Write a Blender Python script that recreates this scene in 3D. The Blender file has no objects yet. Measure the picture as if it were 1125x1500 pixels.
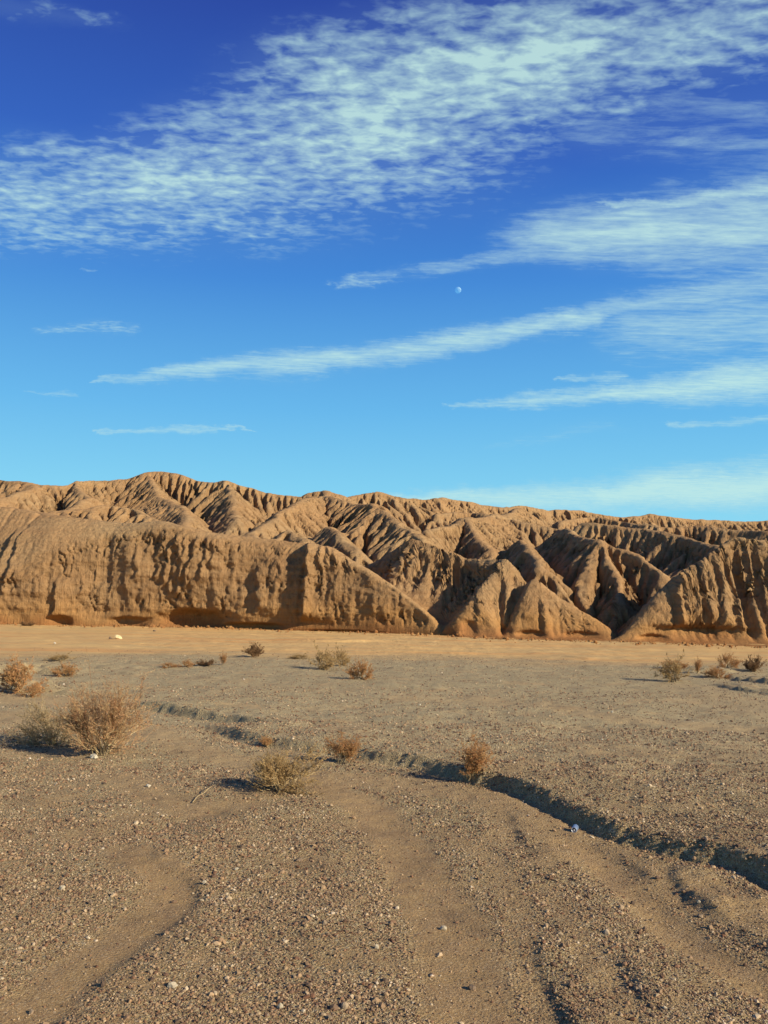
import bpy, bmesh, math, random, time
import numpy as np
from mathutils import Matrix, Vector

R = math.radians
T0 = time.time()
SC = bpy.context.scene
COL = SC.collection

# ------------------------------------------------------------------ camera
CAM_H, FOC, CX, CY = 2.5, 1300.0, 562.5, 750.0
PITCH, ROLL = math.atan(121 / 1300.0), 0.0155
cam_data = bpy.data.cameras.new('camera')
cam_data.sensor_fit = 'VERTICAL'
cam_data.sensor_height = 24.0
cam_data.lens = 24.0 * FOC / 1500.0
cam_data.clip_start, cam_data.clip_end = 0.1, 30000
cam = bpy.data.objects.new('camera', cam_data)
COL.objects.link(cam)
CAM_M = (Matrix.Rotation(math.pi / 2 + PITCH, 3, 'X') @ Matrix.Rotation(ROLL, 3, 'Z'))
cam.matrix_world = Matrix.Translation((0, 0, CAM_H)) @ CAM_M.to_4x4()
SC.camera = cam

SUN_DIR = Vector((0.85, -0.527, 0)).normalized() * math.cos(R(25)) + Vector((0, 0, math.sin(R(25))))
SC.view_settings.view_transform = 'Standard'
SC.view_settings.look = 'None'
SC.view_settings.gamma = 1
SC.view_settings.use_curve_mapping = False
SC.view_settings.exposure = 0.55

sun_data = bpy.data.lights.new('sun', 'SUN')
sun_data.energy = 5.0
sun_data.angle = R(0.5)
sun_data.color = (1.0, 0.885, 0.69)
sun = bpy.data.objects.new('sun', sun_data)
COL.objects.link(sun)
sun.rotation_euler = SUN_DIR.to_track_quat('Z', 'Y').to_euler()
sun.location = (20, -20, 30)


# ------------------------------------------------------------------ helpers
CMN = np.array(CAM_M)
def ray(px, py):
    v = CMN @ np.array([(px - CX) / FOC, (CY - py) / FOC, -1.0])
    return v / v[1]
def at_depth(px, py, Y):
    """the point seen at a pixel, Y metres in front of the camera"""
    d = ray(px, py)
    return np.array([d[0] * Y, Y, CAM_H + d[2] * Y])
def on_ground(px, py, z=0.0):
    d = ray(px, py)
    t = (z - CAM_H) / d[2]
    return np.array([d[0] * t, t, z])

def _h(ix, iy, seed):
    h = (ix.astype(np.int64) * 374761393 + iy.astype(np.int64) * 668265263 + seed * 1442695041) & 0xFFFFFFFF
    h = ((h ^ (h >> 13)) * 1274126177) & 0xFFFFFFFF
    return h ^ (h >> 16)
def noise2(x, y, seed=0):
    """gradient noise, about -1..1"""
    x0 = np.floor(x); y0 = np.floor(y)
    fx = x - x0; fy = y - y0
    u = fx * fx * fx * (fx * (fx * 6 - 15) + 10); v = fy * fy * fy * (fy * (fy * 6 - 15) + 10)
    def g(dx, dy):
        a = _h(x0 + dx, y0 + dy, seed).astype(np.float64) * (2 * math.pi / 4294967296.0)
        return np.cos(a) * (fx - dx) + np.sin(a) * (fy - dy)
    a = g(0, 0); b = g(1, 0); c = g(0, 1); d = g(1, 1)
    return 1.5 * ((a + (b - a) * u) * (1 - v) + (c + (d - c) * u) * v)
def fbm(x, y, octaves=4, seed=0, gain=0.5, ridged=False):
    s = 0; a = 1.0; t = 0
    for k in range(octaves):
        n = noise2(x * 2 ** k + 17.3 * k, y * 2 ** k - 9.1 * k, seed + k * 7)
        if ridged: n = 1 - 2 * np.abs(n)
        s = s + a * n; t += a; a *= gain
    return s / t
def sstep(a, b, x):
    t = np.clip((x - a) / (b - a), 0, 1)
    return t * t * (3 - 2 * t)
def polydist(X, Y, pts):
    """distance to a polyline, signed side (+ left of travel), values of the extra columns and the parameter at the nearest point"""
    best = np.full(X.shape, 1e9); ext = None; sg = np.zeros(X.shape); nx = np.zeros(X.shape); ny = np.zeros(X.shape)
    pts = np.asarray(pts, float); ncol = pts.shape[1] - 2
    ext = [np.zeros(X.shape) for _ in range(ncol)]
    L = 0; par = np.zeros(X.shape)
    for a, b in zip(pts[:-1], pts[1:]):
        d = b[:2] - a[:2]; l2 = max(d @ d, 1e-9)
        t = np.clip(((X - a[0]) * d[0] + (Y - a[1]) * d[1]) / l2, 0, 1)
        qx = a[0] + t * d[0]; qy = a[1] + t * d[1]
        dist = np.hypot(X - qx, Y - qy)
        m = dist < best
        best = np.where(m, dist, best)
        sg = np.where(m, np.sign(d[0] * (Y - a[1]) - d[1] * (X - a[0])), sg)
        nx = np.where(m, qx, nx); ny = np.where(m, qy, ny)
        for k in range(ncol):
            ext[k] = np.where(m, a[2 + k] + t * (b[2 + k] - a[2 + k]), ext[k])
        ln = math.sqrt(l2); par = np.where(m, L + t * ln, par); L += ln
    return best, sg, ext, nx, ny, par, L
def bicubic(src, x0, y0, dx, X, Y):
    """Catmull-Rom sample of a regular grid src[y, x]"""
    fx = np.clip((X - x0) / dx, 1, src.shape[1] - 3.001); fy = np.clip((Y - y0) / dx, 1, src.shape[0] - 3.001)
    ix = fx.astype(int); iy = fy.astype(int); u = fx - ix; v = fy - iy
    def w(t):
        return (-.5 * t + t * t - .5 * t ** 3, 1 - 2.5 * t * t + 1.5 * t ** 3, .5 * t + 2 * t * t - 1.5 * t ** 3, -.5 * t * t + .5 * t ** 3)
    wx = w(u); wy = w(v); out = 0
    for j in range(4):
        row = 0
        for i in range(4):
            row = row + wx[i] * src[iy + j - 1, ix + i - 1]
        out = out + wy[j] * row
    return out
def grid_mesh(name, V, attrs=None, smooth=True):
    """V: (rows, cols, 3) array to a quad sheet"""
    n, m = V.shape[:2]
    me = bpy.data.meshes.new(name)
    me.vertices.add(n * m)
    me.vertices.foreach_set('co', V.reshape(-1).astype(np.float32))
    i = np.arange((n - 1) * (m - 1)); r = i // (m - 1); c = i % (m - 1); a = r * m + c
    q = np.stack([a, a + 1, a + m + 1, a + m], 1).reshape(-1).astype(np.int32)
    me.loops.add(len(q)); me.loops.foreach_set('vertex_index', q)
    me.polygons.add(len(i)); me.polygons.foreach_set('loop_start', (np.arange(len(i)) * 4).astype(np.int32))
    if smooth: me.polygons.foreach_set('use_smooth', np.ones(len(i), bool))
    for k, v in (attrs or {}).items():
        at = me.attributes.new(k, 'FLOAT', 'POINT'); at.data.foreach_set('value', v.reshape(-1).astype(np.float32))
    me.update(calc_edges=True)
    o = bpy.data.objects.new(name, me); COL.objects.link(o)
    return o

def new_mat(name):
    m = bpy.data.materials.new(name); m.use_nodes = True
    nt = m.node_tree; nt.nodes.clear()
    return m, nt
class NB:
    """small node builder"""
    def __init__(s, nt): s.nt = nt
    def n(s, typ, inputs=None, **kw):
        nd = s.nt.nodes.new(typ)
        for k, v in kw.items(): setattr(nd, k, v)
        for k, v in (inputs or {}).items():
            sk = nd.inputs[k]
            if isinstance(v, bpy.types.NodeSocket): s.nt.links.new(v, sk)
            else: sk.default_value = v
        return nd
    def m(s, op, a, b=0.0, c=None, clamp=False):
        nd = s.n('ShaderNodeMath', {0: a, 1: b}, operation=op, use_clamp=clamp)
        if c is not None:
            if isinstance(c, bpy.types.NodeSocket): s.nt.links.new(c, nd.inputs[2])
            else: nd.inputs[2].default_value = c
        return nd.outputs[0]
    def vm(s, op, a, b=(0, 0, 0)):
        nd = s.n('ShaderNodeVectorMath', {0: a, 1: b}, operation=op)
        return nd.outputs[0]
    def mix(s, f, a, b, mode='MIX'):
        nd = s.n('ShaderNodeMix', data_type='RGBA', blend_type=mode)
        for k, v in ((0, f), (6, a), (7, b)):
            if isinstance(v, bpy.types.NodeSocket): s.nt.links.new(v, nd.inputs[k])
            else: nd.inputs[k].default_value = v if k == 0 else (tuple(v) + (1,) if len(v) == 3 else v)
        return nd.outputs[2]
    def ramp(s, f, stops, interp='LINEAR'):
        nd = s.n('ShaderNodeValToRGB', {0: f}); cr = nd.color_ramp; cr.interpolation = interp
        while len(cr.elements) < len(stops): cr.elements.new(0.5)
        for e, (p, c) in zip(cr.elements, stops):
            e.position = p; e.color = tuple(c) + (1,) if len(c) == 3 else c
        return nd.outputs[0]
    def maprange(s, v, a, b, c=0.0, d=1.0, smooth=False):
        nd = s.n('ShaderNodeMapRange', {0: v, 1: a, 2: b, 3: c, 4: d})
        if smooth: nd.interpolation_type = 'SMOOTHSTEP'
        return nd.outputs[0]
    def noise(s, vec, scale, detail=3, rough=0.5, dist=0.0):
        return s.n('ShaderNodeTexNoise', {'Vector': vec, 'Scale': scale, 'Detail': detail, 'Roughness': rough, 'Distortion': dist}).outputs[0]

# ------------------------------------------------------------------ sky with its cloud layer
def make_world():
    w = bpy.data.worlds.new('World'); SC.world = w; w.use_nodes = True
    nt = w.node_tree; nt.nodes.clear(); b = NB(nt)
    tc = b.n('ShaderNodeTexCoord').outputs['Generated']
    sep = b.n('ShaderNodeSeparateXYZ', {0: tc}); dx, dy, dz = sep.outputs
    sky = b.n('ShaderNodeTexSky', sky_type='NISHITA', sun_disc=False, sun_elevation=R(25),
              sun_rotation=math.atan2(SUN_DIR.x, SUN_DIR.y), air_density=1.0, dust_density=.3, ozone_density=3.0)
    el = b.m('ARCSINE', dz)
    grad = b.ramp(b.m('MULTIPLY', el, 1 / (math.pi / 2)), [
(0.0, (.36, .82, .96)), (.06, (.25, .71, .95)), (.13, (.14, .51, .90)), (.22, (.058, .27, .74)), (.30, (.033, .130, .56)), (.40, (.022, .060, .37)), (.62, (.014, .036, .22)), (1.0, (.012, .030, .16))])
    base = b.mix(.12, grad, b.vm('SCALE', sky.outputs[0]))
    base.node.inputs[7].links[0].from_node.inputs['Scale'].default_value = .07
    base.node.inputs[0].default_value = .12
    # frontal coordinates of a direction (azimuth and height as tangents)
    yy = b.m('MAXIMUM', dy, .02)
    X = b.m('DIVIDE', dx, yy); Z = b.m('DIVIDE', dz, yy)
    zz = b.m('MAXIMUM', dz, .03)
    P = b.n('ShaderNodeCombineXYZ', {0: b.m('DIVIDE', dx, zz), 1: b.m('DIVIDE', dy, zz), 2: 0.0}).outputs[0]
    def stretch(v, sx, sy, rot=0.0, off=(0, 0, 0)):
        return b.n('ShaderNodeMapping', {0: v, 'Location': off, 'Rotation': (0, 0, rot), 'Scale': (sx, sy, 1)}).outputs[0]
    F = b.n('ShaderNodeCombineXYZ', {0: X, 1: Z, 2: 0.0}).outputs[0]
    w1 = b.noise(stretch(F, 5, 11), 1.0, 6, .68)
    w2 = b.noise(stretch(F, 6, 14, 0, (7.3, 2.1, 0)), 1.0, 6, .68)
    XW = b.m('ADD', X, b.m('MULTIPLY', b.m('SUBTRACT', w1, .5), .16))
    ZW = b.m('ADD', Z, b.m('MULTIPLY', b.m('SUBTRACT', w2, .5), .055))
    def seg(x0, y0, r0, x1, y1, r1, s, k=1.3):
        a = ray(x0, y0); c = ray(x1, y1); ax, az = a[0], a[2]; bx, bz = c[0] - a[0], c[2] - a[2]; l2 = bx * bx + bz * bz
        px = b.m('SUBTRACT', XW, ax); pz = b.m('SUBTRACT', ZW, az)
        t = b.m('ADD', b.m('MULTIPLY', px, bx / l2), b.m('MULTIPLY', pz, bz / l2), clamp=True)
        qx = b.m('SUBTRACT', px, b.m('MULTIPLY', t, bx)); qz = b.m('SUBTRACT', pz, b.m('MULTIPLY', t, bz))
        d = b.m('SQRT', b.m('ADD', b.m('MULTIPLY', b.m('MULTIPLY', qx, qx), .35), b.m('MULTIPLY', qz, qz)))
        r = b.m('ADD', b.m('MULTIPLY', t, (r1 - r0) * k / FOC), r0 * k / FOC)
        return b.maprange(b.m('DIVIDE', d, r), 1.6, -.1, 0.0, s, True)
    puffy = [(-250, 305, 55, 120, 283, 66, .84), (120, 283, 66, 350, 252, 84, .92), (350, 252, 84, 560, 165, 110, 1.0), (560, 165, 105, 800, 85, 80, 1.18), (620, 95, 30, 850, 70, 32, 1.5),
             (800, 85, 78, 1300, -10, 60, .92), (725, 172, 14, 820, 160, 20, .85), (700, 200, 8, 770, 200, 10, .6), (600, 250, 25, 500, 290, 20, .55), (-100, 0, 22, 150, 32, 12, .45),
             (330, 345, 8, 440, 320, 12, .5), (75, 482, 6, 195, 480, 9, .48), (500, 415, 6, 560, 412, 7, .6), (130, 397, 2, 150, 397, 3, .3)]
    streak = [(800, 345, 34, 1300, 318, 75, 1.05), (900, 300, 8, 1300, 262, 26, 1.0), (490, 414, 4, 620, 395, 12, .38), (620, 392, 9, 800, 372, 16, .62), (150, 551, 3, 250, 546, 10, .7), (250, 546, 10, 420, 536, 19, .95), (420, 536, 19, 640, 506, 17, .98), (640, 500, 15, 880, 470, 14, 1.0),
              (880, 462, 18, 1080, 420, 26, .75), (1080, 420, 26, 1300, 370, 40, .7), (960, 480, 38, 1300, 465, 60, .72), (815, 552, 3, 910, 547, 8, .68), (650, 594, 3, 760, 586, 9, .7), (760, 586, 9, 900, 578, 13, .88), (900, 574, 14, 1300, 535, 36, 1.15),
              (985, 618, 4, 1300, 606, 12, .62), (570, 733, 7, 860, 722, 20, 1.05), (860, 722, 20, 1300, 700, 34, 1.25), (125, 629, 1.0, 230, 627, 6, .66), (230, 627, 6, 365, 628, 1.5, .66), (35, 571, 2, 100, 573, 4, .5),
              (700, 655, 4, 900, 625, 12, .22), (860, 190, 30, 1300, 235, 40, .42), (940, 160, 40, 1300, 150, 60, .3)]
    def mx(lst):
        v = seg(*lst[0])
        for q in lst[1:]: v = b.m('MAXIMUM', v, seg(*q))
        return v
    front = b.maprange(dy, .05, .3)
    other = b.maprange(b.noise(stretch(P, .5, .8), 1.0, 3, .5), .52, .75, 0, .8)
    other = b.m('MULTIPLY', other, b.m('SUBTRACT', 1.0, front))
    A = b.m('MAXIMUM', b.m('MULTIPLY', mx(puffy), front), other)
    S = b.m('MULTIPLY', mx(streak), front)
    # rippled heaps (seen in the layer's own plane) and combed streaks
    heap = b.noise(stretch(P, 19, 28, .06), 1.0, 3.5, .55, .25)
    heap2 = b.noise(stretch(P, 4.0, 6.5, .1), 1.0, 4, .55)
    wisp = b.noise(stretch(P, 14, 38, .12, (1, 5, 0)), 1.0, 5, .65)
    rip = b.noise(stretch(P, 4.5, 17, -.14, (3, 1, 0)), 1.0, 5, .62, .9)
    hs = b.m('ADD', b.m('ADD', b.m('MULTIPLY', b.m('SUBTRACT', heap, .5), 3.5), b.m('MULTIPLY', b.m('SUBTRACT', heap2, .5), 2.6)), b.m('MULTIPLY', b.m('SUBTRACT', wisp, .5), .9))
    da = b.maprange(b.m('ADD', b.m('MULTIPLY', A, 1.5), b.m('MULTIPLY', hs, b.maprange(A, 0, .35))), .15, 2.15, 0, 1)
    ss = b.m('ADD', b.m('MULTIPLY', b.m('SUBTRACT', rip, .5), 1.7), b.m('MULTIPLY', b.m('SUBTRACT', wisp, .5), 1.1))
    ds = b.maprange(b.m('ADD', b.m('MULTIPLY', S, 1.5), b.m('MULTIPLY', ss, b.maprange(S, 0, .3))), .20, 1.85, 0, 1)
    veil = b.m('MULTIPLY', b.m('MAXIMUM', A, S), .16)
    dens = b.m('MAXIMUM', b.m('MAXIMUM', da, ds), veil)
    dens = b.m('MULTIPLY', dens, .82)
    cc = b.mix(dens, (.38, .62, .74), (.60, .87, .78))
    cc = b.mix(b.maprange(dz, .0, .5), b.mix(.35, cc, (.55, .86, .84)), cc)
    col = b.mix(dens, base, cc)
    bg = b.n('ShaderNodeBackground', {'Color': col, 'Strength': .683})
    b.n('ShaderNodeOutputWorld', {'Surface': bg.outputs[0]})

make_world()

# ------------------------------------------------------------------ eroded hills
FOOT_PX = [(-900, 899), (-500, 904), (-200, 909), (0, 915), (150, 917), (330, 921), (480, 925), (600, 929), (650, 931), (740, 937), (800, 938),
           (905, 941), (1000, 944), (1125, 948), (1400, 956), (1900, 970)]
FOOT = np.array([on_ground(*p)[:2] for p in FOOT_PX])
def foot_y(x): return np.interp(x, FOOT[:, 0], FOOT[:, 1])

# crest lines: (px, py, depth) along each crest, slope facing the wash, slope facing away, crest roundness
CRESTS = [
    ('front_wall_left', [(-500, 722, 70), (-250, 730, 71), (-100, 732, 71), (0, 742, 69), (60, 751, 67.5), (100, 757, 66), (180, 766, 65), (240, 766, 63.8), (262, 774, 63)], 1.7, .10, 1.6),
    ('front_wall', [(225, 769, 64), (262, 774, 63), (340, 783, 62.6), (380, 787, 62.2),
                    (440, 794, 61.6), (482, 800, 61.0), (500, 812, 60.2), (540, 835, 59.0), (580, 862, 58.0), (620, 893, 57.0), (652, 924, 56.2)], 2.2, .45, .6),
    ('right_wall', [(912, 931, 52.6), (963, 869, 53.5), (1015, 824, 54.3), (1048, 802, 54.6), (1071, 788, 55.0), (1125, 792, 54.5), (1250, 796, 53), (1500, 790, 52)], 1.75, .6, .3),
    ('p1', [(668, 905, 55.8), (700, 862, 56.6), (737, 819, 58.4), (733, 819, 59.5), (686, 819, 61.5), (641, 800, 63), (604, 784, 64.5), (548, 823, 66)], 1.3, .9, .15),
    ('p1b', [(737, 819, 58.4), (742, 870, 56.4), (735, 925, 55.0)], 1.1, 1.1, .1),
    ('p2', [(745, 925, 54.6), (765, 870, 55.5), (783, 842, 56.2), (820, 872, 55.6), (860, 897, 54.8), (893, 920, 54.0)], 1.5, .9, .15),
    ('p2b', [(790, 822, 62), (776, 806, 67), (760, 790, 73)], .9, .9, .3),
    ('p2c', [(776, 806, 67), (806, 834, 64)], .9, .9, .2),
    ('m4', [(825, 772, 80), (850, 782, 73), (880, 793, 66), (899, 839, 61.2), (903, 880, 58.4)], .95, .8, .25),
    ('m4b', [(880, 793, 66), (855, 838, 62), (848, 870, 60)], .95, .9, .2),
    ('m4c', [(880, 793, 66), (930, 812, 64.5), (970, 838, 62)], 1.0, .7, .2),
    ('m5', [(854, 768, 84), (900, 770, 82), (948, 774, 80), (1000, 786, 76), (1048, 800, 71), (1100, 805, 66)], .8, .7, .4),
    ('m1', [(470, 726, 93), (520, 734, 88), (545, 739, 83), (575, 758, 78), (604, 780, 72)], .75, .8, 1.0),
    ('m1b', [(545, 739, 83), (530, 775, 77)], .7, .8, .8),
    ('m2', [(619, 778, 76), (650, 768, 79), (679, 761, 82), (700, 782, 77), (716, 804, 73)], .8, .8, .6),
    ('m2b', [(679, 761, 82), (740, 752, 96), (760, 745, 108)], .7, .7, .8),
    ('m7', [(705, 767, 90), (753, 766, 92), (821, 773, 90), (850, 780, 84)], .75, .7, .4),
    ('m8', [(966, 771, 98), (1020, 770, 98), (1078, 776, 95), (1150, 780, 90)], .8, .7, .4),
    ('h1', [(80, 745, 74), (130, 742, 75), (165, 739, 77), (200, 746, 75), (245, 765, 71)], .7, .6, .8),
    ('h2', [(-60, 728, 80), (0, 728, 80), (45, 716, 85), (40, 708, 90)], .7, .7, .8),
    ('h3', [(215, 694, 97), (235, 722, 88), (270, 745, 80), (278, 772, 73)], .75, .75, .5),
    ('h4', [(355, 790, 69), (385, 768, 74), (425, 742, 82), (455, 728, 90)], .7, .7, .7),
    ('h5', [(330, 706, 95), (345, 740, 85), (350, 765, 78)], .75, .75, .5),
    ('h6', [(400, 788, 68), (421, 773, 70), (446, 788, 67.5)], .7, .7, .6),
    ('h7', [(110, 709, 92), (125, 728, 84), (105, 745, 78)], .75, .75, .5),
    ('h8', [(480, 770, 76), (500, 790, 71), (520, 805, 68)], .8, .8, .4),
    ('k1', [(-700, 700, 92), (-350, 694, 92), (-150, 702, 91), (0, 704, 90), (40, 708, 89), (85, 712, 90), (110, 708, 92), (150, 704, 95), (190, 701, 97), (215, 693, 97), (235, 691, 98), (265, 697, 97), (300, 705, 96),
            (330, 705, 95), (360, 714, 95), (390, 722, 95), (440, 725, 95), (460, 719, 96), (480, 716, 96), (500, 721, 97)], .72, .6, .5),
    ('k3', [(500, 730, 100), (530, 724, 102), (555, 719, 103), (590, 727, 104), (620, 731, 106), (650, 729, 109), (700, 738, 112), (735, 742, 114), (760, 741, 118), (800, 747, 122), (850, 748, 126), (880, 752, 128), (920, 759, 130)], .7, .6, .5),
    ('k4', [(880, 762, 138), (915, 758, 140), (950, 753, 142), (980, 757, 142), (1020, 759, 144), (1060, 761, 145), (1100, 763, 146), (1130, 762, 146), (1400, 766, 146), (1800, 770, 140)], .7, .5, .5),
    ('k5', [(640, 752, 100), (690, 750, 104), (730, 757, 100)], .7, .7, .5),
    ('k6', [(820, 762, 112), (870, 758, 116), (920, 765, 112), (960, 768, 108)], .7, .7, .5),
]
HX0, HX1, HY0, HY1, HD = -64.0, 74.0, 45.0, 158.0, 0.2
def erode_hills():
    xs = np.arange(HX0, HX1, HD); ys = np.arange(HY0, HY1, HD)
    X, Y = np.meshgrid(xs, ys); n, m = X.shape
    # wander of the crest lines
    wx = .55 * fbm(X * .16, Y * .16, 3, 11); wy = .45 * fbm(X * .16, Y * .16, 3, 23)
    fy = np.interp(X, FOOT[:, 0], FOOT[:, 1])
    near = sstep(2, 12, Y - fy)
    XW = X + wx * (.35 + near); YW = Y + wy * (.35 + near)
    K = 3.0; acc = np.zeros(X.shape); acc += np.exp(np.clip(K * (-.4), -40, 40))
    for name, pts, sf, sb, rr in CRESTS:
        P = np.array([at_depth(*p) for p in pts])
        d, sg, (zr,), nx, ny, par, L = polydist(XW, YW, P[:, [0, 1, 2]])
        c = .5 + .5 * np.clip((ny - YW) / np.maximum(d, 1e-3), -1, 1)
        s = sb + (sf - sb) * c ** 1.2
        rr = rr + .0 * d
        dd = np.sqrt(d * d + rr * rr) - rr
        h = zr + .0 - s * dd
        h = np.where(h < -3, -3, h)
        acc += np.exp(np.clip(K * h, -40, 80))
    z = np.log(acc) / K
    # rolling hills that fill the gaps further back
    fill = 2.0 + .085 * (Y - fy) + 1.6 * fbm(X * .06, Y * .06, 4, 5)
    fill -= 6 * (1 - sstep(4, 20, Y - fy))
    z = np.logaddexp(2.2 * z, 2.2 * fill) / 2.2
    z += sstep(3, 9, Y - fy) * (.42 * fbm(X * .17, Y * .17, 3, 35) + .16 * fbm(X * .42, Y * .42, 3, 33)) + .06 * fbm(X * .8, Y * .8, 3, 31)
    edge = Y < fy + .0
    # outlets
    rng = np.random.default_rng(3)
    base = edge
    z = np.where(base, 0.0, np.maximum(z, .02 * (Y - fy)))
    idx = np.arange(n * m).reshape(n, m)
    offs = [(-1, -1), (-1, 0), (-1, 1), (0, -1), (0, 1), (1, -1), (1, 0), (1, 1)]
    def fill_pits(z, iters):
        W = np.where(base, z, 60.0)
        W[:, 0] = z[:, 0]; W[:, -1] = z[:, -1]; W[-1] = z[-1]
        for it in range(iters):
            P = np.pad(W, 1, mode='edge'); mn = np.full(W.shape, 1e9)
            for dy, dx in offs:
                np.minimum(mn, P[1 + dy:1 + dy + n, 1 + dx:1 + dx + m], out=mn)
            N = np.where(base, z, np.maximum(z, np.minimum(W, mn + .004)))
            N[:, 0] = z[:, 0]; N[:, -1] = z[:, -1]; N[-1] = z[-1]
            if it % 10 == 9 and np.abs(N - W).max() < 1e-6: W = N; break
            W = N
        return W
    Z = z.copy(); z_init = z.copy()
    # the cemented front walls and pyramids resist, the hills behind do not
    KF = .02 + .04 * sstep(-17, -22, X) + .26 * sstep(3.5, 6.0, X) * (1 - .5 * sstep(13, 16, X))
    KR = (KF + (1 - KF) * sstep(3.0, 8.0, Y - fy)) * (1 + .5 * fbm(X * .09, Y * .09, 2, 77))
    KR = KR.ravel()
    NIT = 34
    for it in range(NIT):
        if it in (0, 8): Z = fill_pits(Z, 700)
        P = np.pad(Z, 1, mode='edge'); bs = np.zeros(Z.shape); rec = idx.copy(); dl = np.full(Z.shape, HD)
        jit = .75 + .5 * rng.random((8, n, m))
        for k, (dy, dx) in enumerate(offs):
            L = HD * math.hypot(dy, dx)
            sl = (Z - P[1 + dy:1 + dy + n, 1 + dx:1 + dx + m]) / L
            q = sl * jit[k]
            ok = (q > bs) & (sl > 0)
            bs = np.where(ok, q, bs); rec = np.where(ok, idx + dy * m + dx, rec); dl = np.where(ok, L, dl)
        rec[:, 0] = idx[:, 0]; rec[:, -1] = idx[:, -1]; rec[-1] = idx[-1]; rec[0] = idx[0]
        rec = np.where(base, idx, rec)
        r = rec.ravel(); order = np.argsort(Z.ravel(), kind='stable')
        A = [HD * HD] * (n * m); rl = r.tolist(); ol = order.tolist()
        for i in reversed(ol):
            j = rl[i]
            if j != i: A[j] += A[i]
        A = np.array(A)
        # little incision on tiny areas: rounded crests, sharp gullies below
        F = KR * (.080 * np.maximum(A - .16, 0.0) ** .45 / dl.ravel())
        Fl = F.tolist(); zl = Z.ravel().tolist()
        for i in ol:
            j = rl[i]
            if j != i:
                f = Fl[i]
                v = (zl[i] + f * zl[j]) / (1 + f)
                zl[i] = v
        Z = np.array(zl).reshape(n, m)
        # slope creep
        for _ in range(2):
            P = np.pad(Z, 1, mode='edge')
            lap = P[:-2, 1:-1] + P[2:, 1:-1] + P[1:-1, :-2] + P[1:-1, 2:] - 4 * Z
            Z = np.where(base, 0.0, Z + .012 * lap)
        # hold the crests where the photograph has them
        Z += .012 * np.clip(z_init - Z, 0, 2.0) * (A.reshape(n, m) < 1.2)
    return xs, ys, Z, np.log(A.reshape(n, m) / (HD * HD))
hxs, hys, HZ, HA = erode_hills()
print('erosion', time.time() - T0)

BUTT = [(8, 775, 850, .1, .9, 1.2), (25, 770, 870, .05, .5, .8), (95, 850, 905, .0, .5, 1.5), (128, 845, 870, .0, .35, .6), (150, 855, 890, .0, .5, 1.0), (205, 800, 850, .0, .3, .9),
        (238, 780, 850, .1, .55, .7), (252, 786, 855, .14, .6, .35), (262, 784, 870, .16, .6, .35), (272, 784, 870, .17, .55, .3), (285, 786, 860, .2, .6, .5), (305, 786, 850, .15, .5, .7), (318, 784, 830, .12, .4, .5),
        (345, 800, 850, .0, .2, .6), (380, 835, 895, .0, .55, 1.3), (410, 800, 870, .1, .2, .6), (448, 790, 905, .05, 1.5, 1.2), (470, 792, 835, .0, .6, .35), (480, 795, 832, .0, .55, .3), (490, 800, 832, .0, .5, .35), (545, 860, 900, -.1, .25, .8),
        (700, 870, 915, .0, .3, .5), (800, 880, 920, -.1, .3, .6), (1027, 815, 915, .08, .9, .8), (1042, 835, 905, .08, .45, .3), (1052, 835, 905, .1, .45, .3), (1063, 830, 905, .1, .45, .3), (1080, 805, 910, .1, .7, .6), (1100, 820, 915, .0, .4, .6)]
CAVES = [(285, 905, 2.2, .6, 1.3), (95, 908, .8, .35, .6), (190, 910, 1.4, .3, .6), (370, 916, 2.0, .2, .6), (500, 926, 2.5, .15, .4), (690, 918, .4, .3, .25), (745, 928, .4, .3, .3), (785, 931, .8, .2, .4),
         (865, 934, 1.0, .2, .4), (1075, 932, 3.2, .35, .6), (985, 940, .8, .2, .5)]
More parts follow.
